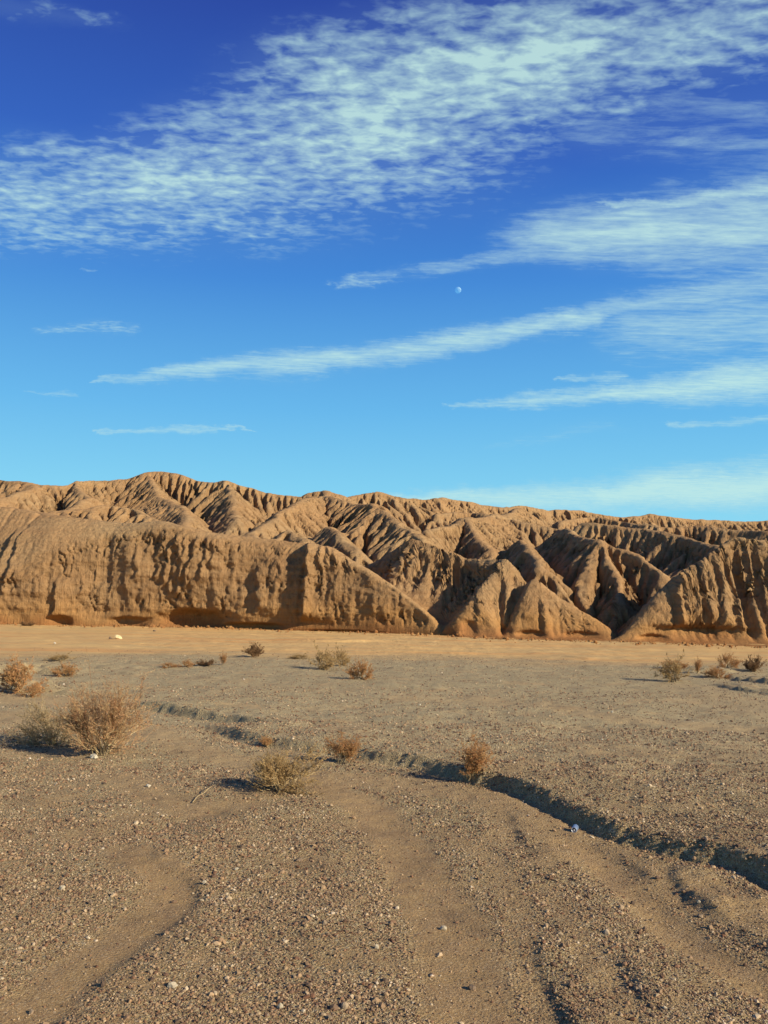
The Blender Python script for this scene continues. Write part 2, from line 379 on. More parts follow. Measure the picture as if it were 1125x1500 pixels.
def build_hills():
    xg = np.concatenate([np.arange(HX0 + 1, -36, .3), np.arange(-36, 36, .105), np.arange(36, HX1 - 1, .25)])
    fy1 = np.interp(xg, FOOT[:, 0], FOOT[:, 1])
    # rows of the front are spaced evenly along the profile, so that steep faces keep their detail
    of = np.arange(-.4, 9.001, .03)
    XF, OF = np.meshgrid(xg, of)
    ZF = bicubic(HZ, HX0, HY0, HD, XF, fy1[None] + OF)
    ZF = np.where(OF <= 0, -.15, ZF)
    seg = np.hypot(np.diff(OF, axis=0), 1.15 * np.diff(ZF, axis=0))
    arc = np.vstack([np.zeros((1, len(xg))), np.cumsum(seg, 0)])
    NR = 250; tt = np.linspace(0, 1, NR)
    of2 = np.empty((NR, len(xg))); zf2 = np.empty((NR, len(xg)))
    tot = arc[-1].copy()
    for j in range(len(xg)):
        of2[:, j] = np.interp(tt * tot[j], arc[:, j], of); zf2[:, j] = np.interp(tt * tot[j], arc[:, j], ZF[:, j])
    yo = np.concatenate([np.arange(9.08, 28, .13), np.arange(28, 106, .25)])
    X, O = np.meshgrid(xg, yo)
    ZB = bicubic(HZ, HX0, HY0, HD, X, fy1[None] + O)
    O = np.vstack([of2, O]); Z = np.vstack([zf2, ZB])
    X = np.broadcast_to(xg[None], O.shape).copy(); Y = fy1[None] + O
    V = np.stack([X, Y, Z], -1)
    # normals
    du = np.gradient(V, axis=1); dv = np.gradient(V, axis=0)
    N = np.cross(du, dv); N /= np.linalg.norm(N, axis=-1, keepdims=True) + 1e-9
    steep = sstep(.25, .75, 1 - N[..., 2])
    h = sstep(.1, 1.2, Z)
    # flutes run down the steep faces, blocks and ledges break them
    wx_ = .25 * fbm(X * .9, Z * .9 + Y, 3, 55)
    fl = fbm(X * 2.3 + .5 * Z + 2 * wx_, Z * .3 + .1 * Y, 4, 61, .55, True)
    bl = fbm(X * .55, Z * .7 + .4 * Y, 4, 71, .5)
    bl0 = fbm(X * .24 + .1 * Z, Z * .22 + Y * .1, 3, 73)
    fine2 = fbm(X * 7, Z * 3.5 + 5 * Y, 2, 83)
    fine = fbm(X * 3.1, Z * 2.2 + 2.2 * Y, 3, 81)
    strat = fbm(X * .12 + Y * .1, Z * 3.2 + X * .1, 3, 91)
    cr = fbm(X * 1.3 + .35 * Z + wx_ * 2, Z * .33 + Y * .2, 3, 111)
    crack = -np.exp(-(cr / .05) ** 2) * sstep(-.1, .35, fbm(X * .3, Z * .4, 2, 113))
    def terrace(f, k):
        q = f * k; fl_ = np.floor(q); return (fl_ + sstep(.62, 1.0, q - fl_)) / k
    pl = terrace(fbm(X * .42 + .25 * Z + wx_, Z * .38 + Y * .3, 4, 131, .55), 5) + .35 * terrace(fbm(X * 1.4 - .2 * Z, Z * 1.0 + Y * .3 + wx_, 4, 133, .55), 4)
    up = sstep(.0, .35, fbm(X * .13, Z * .05, 2, 141) + .1)
    disp = h * (steep * .17 * pl + steep * .26 * crack + steep * (.06 * fl * (.3 + up) + .55 * (bl0 - .5 * fbm(X * .18, Y * .1, 2, 75)) + .12 * bl + .05 * strat) + (.06 + .05 * steep) * fine + .022 * fine2)
    V += N * disp[..., None]
    # buttresses: (px, top py, foot py, slant px, how far it stands out, width m)
    front = sstep(9, 4, O)
    zz = V[..., 2].copy()
    for px, pt, pf, sl, amp, wd in BUTT:
        Q = at_depth(px, (pt + pf) / 2, foot_y(on_ground(px, 925)[0]) + 2)
        zt = at_depth(px, pt, Q[1])[2]; zb = at_depth(px, pf, Q[1])[2]
        xe = Q[0] + (zz - (zt + zb) / 2) * sl + .35 * noise2(zz * .9, zz * 0 + px) + .1 * noise2(zz * 3, zz * 0 + px)
        t = (V[..., 0] - xe)
        prof = sstep(-.10, .16, t) * np.exp(-np.maximum(t, 0) / wd)
        win = sstep(zb - .3, zb + .3, zz) * sstep(zt + .3, zt - .4, zz)
        V[..., 1] -= .8 * amp * prof * win * front
    for px, py, rx, rz, amp in CAVES:
        Q = at_depth(px, py, foot_y(on_ground(px, 925)[0]) + 1)
        r2 = ((V[..., 0] - Q[0]) / rx) ** 2 + ((zz - Q[2]) / np.where(zz > Q[2], rz, rz * 2.5)) ** 2
        r2 = r2 * (1 + .45 * fbm(V[..., 0] * .7, zz * 1.2 + px, 3, 151))
        V[..., 1] += amp * np.exp(-r2 * r2) * front
    # undercut foot
    cut = sstep(.1, .5, fbm(X * .11 + 3, 0 * X + .5, 3, 101)) * sstep(9, 4, O)
    zz = V[..., 2]
    V[..., 1] += .6 * cut * sstep(1.5, .3, zz) * (zz > -.1)
    o = grid_mesh('hills', V, {'steep': steep, 'flow': bicubic(HA, HX0, HY0, HD, X, Y)})
    o['kind'] = 'structure'
    return o
hills = build_hills()
print('hills', time.time() - T0)
m, nt = new_mat('eroded_clay'); b = NB(nt)
geo = b.n('ShaderNodeNewGeometry'); pos = geo.outputs['Position']
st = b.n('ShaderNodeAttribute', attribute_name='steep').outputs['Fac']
n1 = b.noise(pos, .25, 4, .6); n2 = b.noise(pos, 3.0, 5, .65)
zc = b.n('ShaderNodeSeparateXYZ', {0: pos}).outputs[2]
c = b.mix(b.maprange(n1, .3, .7), (.395, .248, .122), (.515, .345, .172))
c = b.mix(b.maprange(n2, .3, .7), c, (.405, .248, .120))
pat = b.maprange(b.noise(pos, .09, 4, .6), .42, .62)
c = b.mix(b.m('MULTIPLY', pat, .55), c, (.43, .31, .165))
# paler dusty crests, browner steep faces, an orange band of clay along the foot
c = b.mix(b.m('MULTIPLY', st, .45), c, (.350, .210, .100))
band = b.m('ADD', zc, b.m('MULTIPLY', b.m('SUBTRACT', n1, .5), 3.0))
c = b.mix(b.maprange(band, 2.6, .3, 0, .75, True), c, (.46, .25, .085))
c = b.mix(b.maprange(band, .9, -.1, 0, .55, True), c, (.31, .115, .040))
lay = b.noise(b.n('ShaderNodeMapping', {0: pos, 'Rotation': (.06, -.10, 0), 'Scale': (.05, .05, 3.2)}).outputs[0], 1.0, 6, .7)
c = b.mix(b.m('MULTIPLY', b.maprange(lay, .42, .6), .35), c, (.28, .155, .070))
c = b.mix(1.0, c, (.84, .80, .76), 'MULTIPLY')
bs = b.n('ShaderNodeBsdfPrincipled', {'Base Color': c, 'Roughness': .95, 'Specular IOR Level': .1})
vs = b.noise(b.n('ShaderNodeMapping', {0: pos, 'Scale': (4.5, 3.0, .55)}).outputs[0], 1.0, 7, .68, .4)
bpv = b.n('ShaderNodeBump', {'Height': b.m('MULTIPLY', vs, st), 'Strength': .8, 'Distance': .35})
bp = b.n('ShaderNodeBump', {'Normal': bpv.outputs[0], 'Height': b.noise(pos, 3.2, 9, .72), 'Strength': .8, 'Distance': .2})
nt.links.new(bp.outputs[0], bs.inputs['Normal'])
out = b.n('ShaderNodeOutputMaterial', {'Surface': bs.outputs[0]})
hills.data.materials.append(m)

# ------------------------------------------------------------------ ground of the wash
def gpx(pts):
    return np.array([list(on_ground(p[0], p[1])[:2]) + list(p[2:]) for p in pts])
# small banks: foot line (px, py, height), width of the face, how far the high ground reaches back (m); high side is left of travel
SCARPS = [
    ([(175, 1034, .06), (215, 1039, .25), (240, 1043, .26), (291, 1052, .24), (360, 1064, .15), (430, 1076, .0)], .18, 2.0),
    ([(285, 1058, .0), (325, 1077, .20), (366, 1087, .21), (420, 1096, .19), (462, 1103, .19), (500, 1107, .18), (529, 1113, .20), (574, 1121, .20), (604, 1126, .18), (640, 1135, .21), (686, 1147, .22), (720, 1153, .22),
      (760, 1165, .21), (820, 1195, .21), (880, 1221, .20), (960, 1247, .20), (1040, 1268, .22), (1122, 1292, .24), (1300, 1370, .34), (1700, 1500, .3)], .20, 9.0),
    ([(-300, 992, .1), (-60, 1000, .14), (20, 1009, .16), (75, 1014, .12), (130, 1020, .10), (190, 1030, .0)], .12, 1.6),
    ([(-200, 983, .2), (0, 987, .26), (30, 988, .24), (62, 987, .18), (110, 992, .0)], .12, 3.0),
    ([(1010, 986, .0), (1030, 985, .2), (1068, 986, .22), (1090, 984, .05)], .1, 1.5),
    ([(1055, 990, .0), (1073, 996, .2), (1102, 1000, .22), (1135, 1004, .24), (1250, 1008, .2)], .1, 2.0),
    ([(1035, 1002, .0), (1055, 1008, .12), (1085, 1014, .16), (1118, 1020, .14), (1140, 1023, .0)], .1, 1.2),
    ([(560, 977, .0), (572, 979, .12), (598, 980, .10), (610, 980, .0)], .1, 1.0),
    ([(585, 1003, .0), (600, 1008, .07), (640, 1012, .06), (665, 1014, .0)], .1, 1.0),
    ([(150, 984, .0), (175, 988, .1), (205, 990, .0)], .1, .9),
    ([(620, 955, .0), (680, 958, .08), (735, 959, .0)], .15, 1.2), ([(820, 962, .0), (850, 966, .12), (878, 967, .0)], .15, 1.2), ([(960, 963, .0), (1000, 966, .1), (1080, 965, .0)], .15, 1.2),
    ([(60, 944, .0), (100, 947, .14), (180, 949, .12), (230, 949, .0)], .3, 2.5), ([(380, 936, .0), (470, 941, .12), (590, 940, .14), (650, 944, .0)], .3, 2.5), ([(20, 938, .0), (60, 940, .12), (90, 940, .0)], .3, 2),
    # far side of the channel, right foreground
    ([(736, 1188, .0), (744, 1198, .06), (752, 1215, .07), (762, 1238, .09), (776, 1256, .05), (790, 1272, .0)], .07, .5),
    ([(905, 1252, .0), (920, 1266, .05), (945, 1280, .05), (960, 1290, .0)], .06, .4),
    ([(965, 1262, .0), (978, 1282, .12), (990, 1302, .16), (1025, 1330, .14), (1060, 1352, .09), (1125, 1394, .09), (1200, 1440, .08), (1400, 1500, .05)], .09, .7),
    ([(750, 1320, .0), (762, 1350, .04), (773, 1380, .06), (783, 1412, .04), (798, 1450, .06), (820, 1490, .08), (850, 1540, .06), (880, 1600, 0)], .06, .4),
    ([(900, 1395, .0), (910, 1415, .06), (922, 1445, .09), (936, 1468, .05), (945, 1480, .0)], .06, .3),
    ([(560, 1120, .0), (650, 1175, .02), (700, 1215, .03), (690, 1240, .0)], .1, .3),
    # bar in the left foreground
    ([(20, 1620, .06), (60, 1510, .06), (100, 1475, .05), (160, 1415, .05), (215, 1375, .05), (262, 1345, .05), (286, 1318, .06), (276, 1296, .07), (240, 1275, .07), (215, 1262, .05), (225, 1240, .0)][::-1], .10, .8),
    ([(222, 1150, .0), (235, 1154, .05), (262, 1168, .06), (300, 1182, .05), (330, 1192, .06), (355, 1202, .04), (365, 1210, .0)], .06, .35),
    ([(212, 1118, .0), (222, 1124, .05), (250, 1128, .06), (262, 1126, .0)], .06, .35),
    ([(228, 1268, .0), (240, 1240, .06), (270, 1225, .06), (300, 1212, .04), (330, 1205, .0)][::-1], .07, .3),
    ([(200, 1100, .0), (206, 1080, .04), (212, 1066, .0)], .05, .3),
]
def chaikin(P, k=3):
    for _ in range(k):
        q = np.empty((2 * len(P), P.shape[1])); q[0] = P[0]; q[-1] = P[-1]
        q[1:-1:2] = .75 * P[:-1] + .25 * P[1:]; q[2:-1:2] = .25 * P[:-1] + .75 * P[1:]
        P = q
    return P
SCARP_G = [(chaikin(gpx(p)), w, r) for p, w, r in SCARPS]
def lazy(fn, X, Y, P, pad):
    """evaluate fn only near the polyline"""
    x0, y0 = P[:, 0].min() - pad, P[:, 1].min() - pad; x1, y1 = P[:, 0].max() + pad, P[:, 1].max() + pad
    m = (X > x0) & (X < x1) & (Y > y0) & (Y < y1)
    return m, (fn(X[m], Y[m]) if m.any() else None)
def ground_height(X, Y):
    z = .05 * fbm(X * .22, Y * .22, 3, 201) + .028 * fbm(X * 1.1, Y * .8, 4, 203) + .010 * fbm(X * 5, Y * 5, 4, 205, .6)
    z = z * np.clip(Y / 10, .5, 1.5)
    jx = .09 * fbm(X * 2.2, Y * 2.2, 4, 211) + .03 * fbm(X * 11, Y * 11, 3, 212); 
    for P, w, r in SCARP_G:
        def f(x, y, P=P, w=w, r=r):
            d, sg, (h,), nx, ny, par, L = polydist(x, y, P)
            j = (.02 + .40 * np.mean(w)) * fbm(x * 1.1, y * 1.1, 5, 211, .58) + .035 * fbm(x * 11, y * 11, 3, 212) * np.clip(1.9 - y / 9, 0, 1)
            k = np.clip(np.median(P[:, 1]) / 12, .7, 1.3)
            s = d * sg + j * k
            hh = h * (.95 + .35 * fbm(x * .9, y * .9, 4, 215)) * (1 if w > .13 or r > .85 else .60) * (1 if w > .13 else np.clip(.75 + 1.3 * fbm(x * 2.3, y * 2.3, 3, 219), .1, 1.6))
            w = w * (1.5 if w < .1 else 1.0)
            far = np.exp(-np.maximum(s, 0) / r)
            # the ends of a bank die out
            s = s + .045 * fbm(x * 5, y * 5, 3, 217) * (h > .1) * np.clip(2.2 - y / 9, .2, 1)
            return hh * (.72 * sstep(-.02, w, s) + .28 * sstep(.0, 4.5 * w, s)) * far - .12 * h * np.exp(-((s + .05) / .12) ** 2) * (s < .1)
        m, v = lazy(f, X, Y, P, r * 3.2)
        if v is not None: z[m] += v
    for P, depth, r in HOLLOWS:
        def f(x, y, P=P, depth=depth, r=r):
            d = polydist(x, y, P)[0]
            return -depth * np.exp(-(d / r) ** 2)
        m, v = lazy(f, X, Y, P, r * 2.6)
        if v is not None: z[m] += v
    # flutes worn along the far sand
    z += .07 * fbm(X * .12, Y * 1.3, 4, 221, .6) * sstep(33, 40, Y)
    # fine rills that follow the channel
    a = .80 * X + .60 * Y; c = -.60 * X + .80 * Y
    rill = fbm(c * .55, a * 2.6, 4, 231)
    z += .018 * rill * sstep(22, 15, Y)
    return z
HOLLOWS = [(gpx([(480, 1150), (560, 1190), (600, 1240), (640, 1300), (670, 1360), (690, 1430), (720, 1520), (740, 1600)]), .028, .55),
           (gpx([(850, 1235), (930, 1300), (1010, 1375), (1125, 1440), (1250, 1500)]), .05, .25),
           (gpx([(330, 1185), (290, 1195), (235, 1215)]), .03, .25),
           (gpx([(255, 1290), (240, 1330), (150, 1390), (70, 1450), (0, 1500)]), .02, .4)]
SANDS = [  # px lines, half width m, strength
    ([(190, 1060), (300, 1105), (450, 1135), (600, 1150), (720, 1172), (800, 1208), (900, 1262), (1000, 1300), (1125, 1345), (1300, 1400)], .42, .75),
    ([(450, 1140), (540, 1185), (590, 1240), (630, 1300), (660, 1360), (680, 1430), (710, 1520), (740, 1640)], .34, .95),
    ([(850, 1235), (930, 1300), (1010, 1375), (1125, 1440), (1250, 1500)], .22, .9),
    ([(345, 1182), (290, 1190), (235, 1170), (180, 1140)], .34, .8),
    ([(190, 1250), (255, 1290), (240, 1335), (150, 1395), (70, 1455), (0, 1510), (-60, 1600)], .26, .95),
    ([(-200, 1050), (0, 1048), (60, 1052), (130, 1062), (200, 1075)], .9, .9), ([(-100, 1018), (0, 1022), (90, 1028)], .8, .8),
    ([(640, 1215), (720, 1255), (760, 1330), (770, 1420), (800, 1520)], .14, .6),
    ([(700, 1020), (900, 1060), (1125, 1075)], .5, .6), ([(1000, 1005), (1125, 1050)], .9, .4), ([(250, 990), (350, 1000), (500, 1015)], .5, .3),
    ([(840, 1100), (1000, 1120), (1125, 1120)], .35, .45), ([(600, 1020), (760, 1035)], .6, .4),
    ([(800, 1300), (870, 1400), (930, 1520)], .12, .5),
]
SAND_G = [(gpx(p), w, s) for p, w, s in SANDS]
def sandiness(X, Y):
    """0 on the gravel bars, 1 where the water left plain sand"""
    n = fbm(X * .9, Y * .9, 4, 301); n2 = fbm(X * 4, Y * 4, 3, 303)
    s = np.zeros(X.shape)
    for P, w, st in SAND_G:
        def f(x, y, P=P, w=w, st=st):
            d = polydist(x, y, P)[0]
            return st * sstep(1.35, .55, d / w + .35 * fbm(x * 2.2, y * 2.2, 3, 305))
        m, v = lazy(f, X, Y, P, w * 2.2)
        if v is not None: s[m] = np.maximum(s[m], v)
    s = np.maximum(s, .75 * sstep(.08, .45, n + .25 * n2))
    edge = np.interp(X, [-40, -16, -8, 0, 12, 24, 40], [33, 33, 37, 36.5, 36, 39, 39])
    s = np.maximum(s, sstep(-4.5, 2.0, Y - edge + 5.0 * fbm(X * .10, Y * .45, 5, 307, .6)))
    return np.clip(s, 0, 1)
def wash_tint(X, Y):
    edge = np.interp(X, [-40, -16, -8, 0, 12, 24, 40], [33, 33, 37, 36.5, 36, 39, 39])
    return sstep(-4.5, 3.0, Y - edge + 5.0 * fbm(X * .10, Y * .45, 5, 307, .6)) * (.82 + .3 * fbm(X * .2, Y * 1.2, 4, 309))

def build_ground():
    def grow(a, b, d0, k):
        v = [a]; d = d0
        while v[-1] < b: v.append(v[-1] + d); d *= k
        return np.array(v)
    xr = np.concatenate([np.arange(0, 5.2, .034), np.arange(5.2, 12, .075), np.arange(12, 30, .2), grow(30, 900, .4, 1.25)])
    xg = np.concatenate([-xr[:0:-1], xr])
    yf = np.concatenate([np.arange(4.6, 14, .027), np.arange(14, 24, .055), np.arange(24, 74, .16), grow(74, 2500, .5, 1.25)])
    yb = 4.6 - grow(.08, 600, .1, 1.22)[::-1]
    yg = np.concatenate([yb, yf])
    X, Y = np.meshgrid(xg, yg)
    Z = ground_height(X, Y)
    far = np.hypot(X, Y)
    Z = np.where(far > 74, Z * .3 - .25, Z)
    V = np.stack([X, Y, Z], -1)
    o = grid_mesh('ground', V, {'pale': sstep(9, 17, Y + 1.5 * fbm(X * .3, Y * .3, 3, 311)), 'sand': sandiness(X, Y), 'wash': wash_tint(X, Y)})
    o['kind'] = 'structure'
    return o
ground = build_ground()
print('ground', time.time() - T0)

m, nt = new_mat('wash_ground'); b = NB(nt)
pos = b.n('ShaderNodeNewGeometry').outputs['Position']
sand = b.n('ShaderNodeAttribute', attribute_name='sand').outputs['Fac']
wash = b.n('ShaderNodeAttribute', attribute_name='wash').outputs['Fac']
n_big = b.noise(pos, .35, 4, .6)
n_mid = b.noise(pos, 4, 5, .65)
n_fine = b.noise(pos, 60, 4, .7)
v1 = b.n('ShaderNodeTexVoronoi', {'Vector': pos, 'Scale': 38.0, 'Randomness': 1.0}); v2 = b.n('ShaderNodeTexVoronoi', {'Vector': pos, 'Scale': 95.0, 'Randomness': 1.0})
STONE = [(0.0, (.050, .032, .022)), (.16, (.13, .080, .050)), (.34, (.24, .155, .085)), (.52, (.34, .245, .125)), (.70, (.27, .225, .135)), (.84, (.42, .32, .17)), (.94, (.56, .50, .33)), (1.0, (.75, .70, .52))]
sc1 = b.ramp(b.n('ShaderNodeSeparateColor', {0: v1.outputs['Color']}).outputs[0], STONE)
sc2 = b.ramp(b.n('ShaderNodeSeparateColor', {0: v2.outputs['Color']}).outputs[0], STONE)
grit = b.mix(.5, sc1, sc2)
g_soil = b.mix(n_big, (.31, .255, .108), (.405, .330, .140))
g_col = b.mix(.62, g_soil, grit)
s_col = b.mix(n_big, (.29, .192, .082), (.370, .255, .105))
s_col = b.mix(b.maprange(n_mid, .35, .7), s_col, (.260, .175, .088))
s_col = b.mix(.22, s_col, sc2)
streak = b.noise(b.n('ShaderNodeMapping', {0: pos, 'Scale': (.12, 1.3, 1)}).outputs[0], 1.0, 6, .65)
w_col = b.mix(b.maprange(streak, .40, .60), (.60, .395, .150), (.49, .350, .150))
w_col = b.mix(b.maprange(b.noise(b.n('ShaderNodeMapping', {0: pos, 'Scale': (.06, .5, 1), 'Location': (3, 8, 0)}).outputs[0], 1.0, 5, .6), .48, .66), w_col, (.54, .30, .105))
pale = b.n('ShaderNodeAttribute', attribute_name='pale').outputs['Fac']
g_col = b.mix(b.m('MULTIPLY', pale, .75), g_col, b.mix(.4, b.mix(n_big, (.40, .350, .190), (.52, .460, .26)), grit))
s_col = b.mix(b.m('MULTIPLY', pale, .5), s_col, (.43, .330, .170))
col = b.mix(sand, g_col, s_col); col = b.mix(wash, col, w_col)
# coarse patches of darker crust
crust = b.maprange(b.noise(pos, 1.6, 5, .7), .50, .72)
col = b.mix(b.m('MULTIPLY', crust, b.m('SUBTRACT', .45, b.m('MULTIPLY', wash, .35))), col, (.13, .085, .05))
col = b.mix(1.0, col, (1.06, 1.00, .99), 'MULTIPLY')
bs = b.n('ShaderNodeBsdfPrincipled', {'Base Color': col, 'Roughness': .93, 'Specular IOR Level': .15})
hv = b.m('ADD', b.m('MULTIPLY', b.m('SUBTRACT', 1.0, v1.outputs['Distance']), .6), b.m('MULTIPLY', b.m('SUBTRACT', 1.0, v2.outputs['Distance']), .3))
inv = b.m('SUBTRACT', 1.0, b.m('MULTIPLY', sand, .8))
hh = b.m('ADD', b.m('MULTIPLY', hv, inv), b.m('MULTIPLY', n_fine, .4))
bp = b.n('ShaderNodeBump', {'Height': hh, 'Strength': 1.0, 'Distance': .03})
bp2 = b.n('ShaderNodeBump', {'Height': n_mid, 'Strength': .35, 'Distance': .05, 'Normal': bp.outputs[0]})
nt.links.new(bp2.outputs[0], bs.inputs['Normal'])
b.n('ShaderNodeOutputMaterial', {'Surface': bs.outputs[0]})
ground.data.materials.append(m)

# ------------------------------------------------------------------ loose gravel
def gravel_mat():
    m, nt = new_mat('gravel_stone'); b = NB(nt)
    rnd = b.n('ShaderNodeObjectInfo').outputs['Random']
    rnd = b.m('MULTIPLY', rnd, b.maprange(b.noise(b.n('ShaderNodeNewGeometry').outputs['Position'], 1.3, 3, .6), .35, .65, .72, 1.0))
    c = b.ramp(rnd, [(0.0, (.035, .024, .018)), (.18, (.10, .062, .040)), (.36, (.20, .130, .075)), (.52, (.31, .225, .125)), (.66, (.22, .185, .125)), (.78, (.40, .31, .18)), (.90, (.50, .45, .31)), (.985, (.60, .55, .42)), (1.0, (.85, .82, .70))])
    c = b.mix(.2, c, b.ramp(b.m('FRACT', b.m('MULTIPLY', rnd, 37.0)), [(0, (.40, .18, .08)), (.5, (.22, .18, .12)), (1, (.38, .32, .19))]))
    c = b.mix(1.0, c, (1.02, .91, .86), 'MULTIPLY')
    bs = b.n('ShaderNodeBsdfPrincipled', {'Base Color': c, 'Roughness': .8, 'Specular IOR Level': .25})
    b.n('ShaderNodeOutputMaterial', {'Surface': bs.outputs[0]})
    return m
def scatter_stones(name, x, y, z, sc, rot, m, label, cat):
    n = len(x)
    me = bpy.data.meshes.new(name); me.vertices.add(n)
    me.vertices.foreach_set('co', np.stack([x, y, z + sc[:, 2] * .35], 1).reshape(-1).astype(np.float32))
    for k, v in (('stone_scale', sc), ('stone_turn', rot)):
        at = me.attributes.new(k, 'FLOAT_VECTOR', 'POINT'); at.data.foreach_set('vector', v.reshape(-1).astype(np.float32))
    o = bpy.data.objects.new(name, me); COL.objects.link(o)
    ng = bpy.data.node_groups.new('scatter_gravel', 'GeometryNodeTree')
    ng.interface.new_socket('Geometry', in_out='INPUT', socket_type='NodeSocketGeometry')
    ng.interface.new_socket('Geometry', in_out='OUTPUT', socket_type='NodeSocketGeometry')
    q = NB(ng)
    gi = q.n('NodeGroupInput')
    ico = q.n('GeometryNodeMeshIcoSphere', {'Radius': 1.0, 'Subdivisions': 1})
    nz = q.n('ShaderNodeTexNoise', {'Scale': 1.7, 'Detail': 1.0})
    off = q.n('ShaderNodeVectorMath', {0: nz.outputs['Color'], 1: (.5, .5, .5)}, operation='SUBTRACT')
    off = q.n('ShaderNodeVectorMath', {0: off.outputs[0], 'Scale': 1.5}, operation='SCALE')
    sp = q.n('GeometryNodeSetPosition', {'Geometry': ico.outputs[0], 'Offset': off.outputs[0]})
    sm = q.n('GeometryNodeSetMaterial', {'Geometry': sp.outputs[0], 'Material': m}) if False else q.n('GeometryNodeSetMaterial', {'Geometry': sp.outputs[0]})
    sm.inputs['Material'].default_value = m
    a1 = q.n('GeometryNodeInputNamedAttribute', data_type='FLOAT_VECTOR'); a1.inputs[0].default_value = 'stone_turn'
    a2 = q.n('GeometryNodeInputNamedAttribute', data_type='FLOAT_VECTOR'); a2.inputs[0].default_value = 'stone_scale'
    iop = q.n('GeometryNodeInstanceOnPoints', {'Points': gi.outputs[0], 'Instance': sm.outputs[0], 'Scale': a2.outputs[0]})
    er = q.n('FunctionNodeEulerToRotation', {0: a1.outputs[0]})
    ng.links.new(er.outputs[0], iop.inputs['Rotation'])
    go = q.n('NodeGroupOutput', {0: iop.outputs[0]})
    md = o.modifiers.new('scatter', 'NODES'); md.node_group = ng
    me.materials.append(m)
    o['kind'] = 'stuff'; o['label'] = label; o['category'] = cat
    return o
def build_gravel():
    rng = np.random.default_rng(11)
    xs, ys = [], []
    for y0, y1, dens in ((4.4, 6, 8000), (6, 8, 4800), (8, 10, 2800), (10, 13, 1400), (13, 17, 600), (17, 24, 130), (24, 38, 34)):
        half = .55 * y1 + .8
        n = int(2 * half * (y1 - y0) * dens)
        xs.append(rng.uniform(-half, half, n)); ys.append(rng.uniform(y0, y1, n))
    x = np.concatenate(xs); y = np.concatenate(ys)
    s = sandiness(x, y); clump = .5 + .5 * fbm(x * 1.7, y * 1.7, 3, 401)
    keep = rng.random(len(x)) < np.clip(1.0 - s * .90, .06, 1) * (.55 + .65 * clump)
    x, y, s = x[keep], y[keep], s[keep]
    z = ground_height(x, y)
    n = len(x)
    far = np.clip((y - 5) / 20, 0, 1)
    size = (.0036 + .0062 * far) * np.exp(rng.normal(0, .55, n)) * (1 - .25 * s)
    size = np.clip(size, .0023, .024)
    sc = size[:, None] * rng.uniform(.7, 1.3, (n, 3)); sc[:, 2] *= .65
    rot = np.stack([rng.uniform(-.5, .5, n), rng.uniform(-.5, .5, n), rng.uniform(0, 6.28, n)], 1)
    print('stones', n)
    return scatter_stones('gravel', x, y, z, sc, rot, gravel_mat(), 'loose mixed gravel strewn over the bars of the dry wash', 'gravel')
gravel = build_gravel()
print('gravel', time.time() - T0)

def build_rubble():
    rng = np.random.default_rng(21); n = 2600
    x = rng.uniform(-42, 34, n); off = rng.exponential(.7, n); keep = (fbm(x * .5, x * 0, 3, 501) > -.15) | (rng.random(n) < .25)
    x, off = x[keep], off[keep]; n = len(x); y = foot_y(x) + .25 - off
    z = ground_height(x, y); size = np.clip(.028 * np.exp(rng.normal(0, .65, n)), .012, .2)
    sc = size[:, None] * rng.uniform(.7, 1.3, (n, 3)); rot = np.stack([rng.uniform(-.5, .5, n), rng.uniform(-.5, .5, n), rng.uniform(0, 6.28, n)], 1)
    scatter_stones('rubble', x, y, z, sc, rot, CLAY, 'fallen clods of clay along the foot of the cliffs', 'rubble')
CLAY = bpy.data.materials['eroded_clay']
build_rubble()

# ------------------------------------------------------------------ shrubs
def tube_mesh(name, paths, mat, sides=3):
    """paths: list of (points, radii); one mesh of tapering tubes"""
    V, Fc = [], []
    for pts, rad in paths:
        base = len(V); k = len(pts)
        for i, (p, r) in enumerate(zip(pts, rad)):
            t = (pts[min(i + 1, k - 1)] - pts[max(i - 1, 0)]); t = t / (np.linalg.norm(t) + 1e-9)
            a = np.cross(t, (0.31, .87, .38)); a /= np.linalg.norm(a) + 1e-9; c = np.cross(t, a)
            for s in range(sides):
                an = 6.2832 * s / sides
                V.append(p + r * (math.cos(an) * a + math.sin(an) * c))
        for i in range(k - 1):
            for s in range(sides):
                s2 = (s + 1) % sides
                Fc.append((base + i * sides + s, base + i * sides + s2, base + (i + 1) * sides + s2, base + (i + 1) * sides + s))
    me = bpy.data.meshes.new(name); me.from_pydata([tuple(v) for v in V], [], Fc); me.materials.append(mat); me.update()
    return me
def leaf_mesh(name, P, size, rng, mat):
    n = len(P); d1 = rng.normal(0, 1, (n, 3)); d1 /= np.linalg.norm(d1, axis=1, keepdims=True)
    d2 = np.cross(d1, rng.normal(0, 1, (n, 3))); d2 /= np.linalg.norm(d2, axis=1, keepdims=True) + 1e-9
    s = size * rng.uniform(.5, 1.4, (n, 1))
    Vv = np.stack([P - d1 * s, P + d2 * s * .32, P + d1 * s, P - d2 * s * .32], 1).reshape(-1, 3)
    me = bpy.data.meshes.new(name); me.vertices.add(len(Vv)); me.vertices.foreach_set('co', Vv.reshape(-1).astype(np.float32))
    q = np.arange(4 * n, dtype=np.int32); me.loops.add(4 * n); me.loops.foreach_set('vertex_index', q)
    me.polygons.add(n); me.polygons.foreach_set('loop_start', (np.arange(n) * 4).astype(np.int32)); me.update(calc_edges=True)
    me.materials.append(mat)
    return me
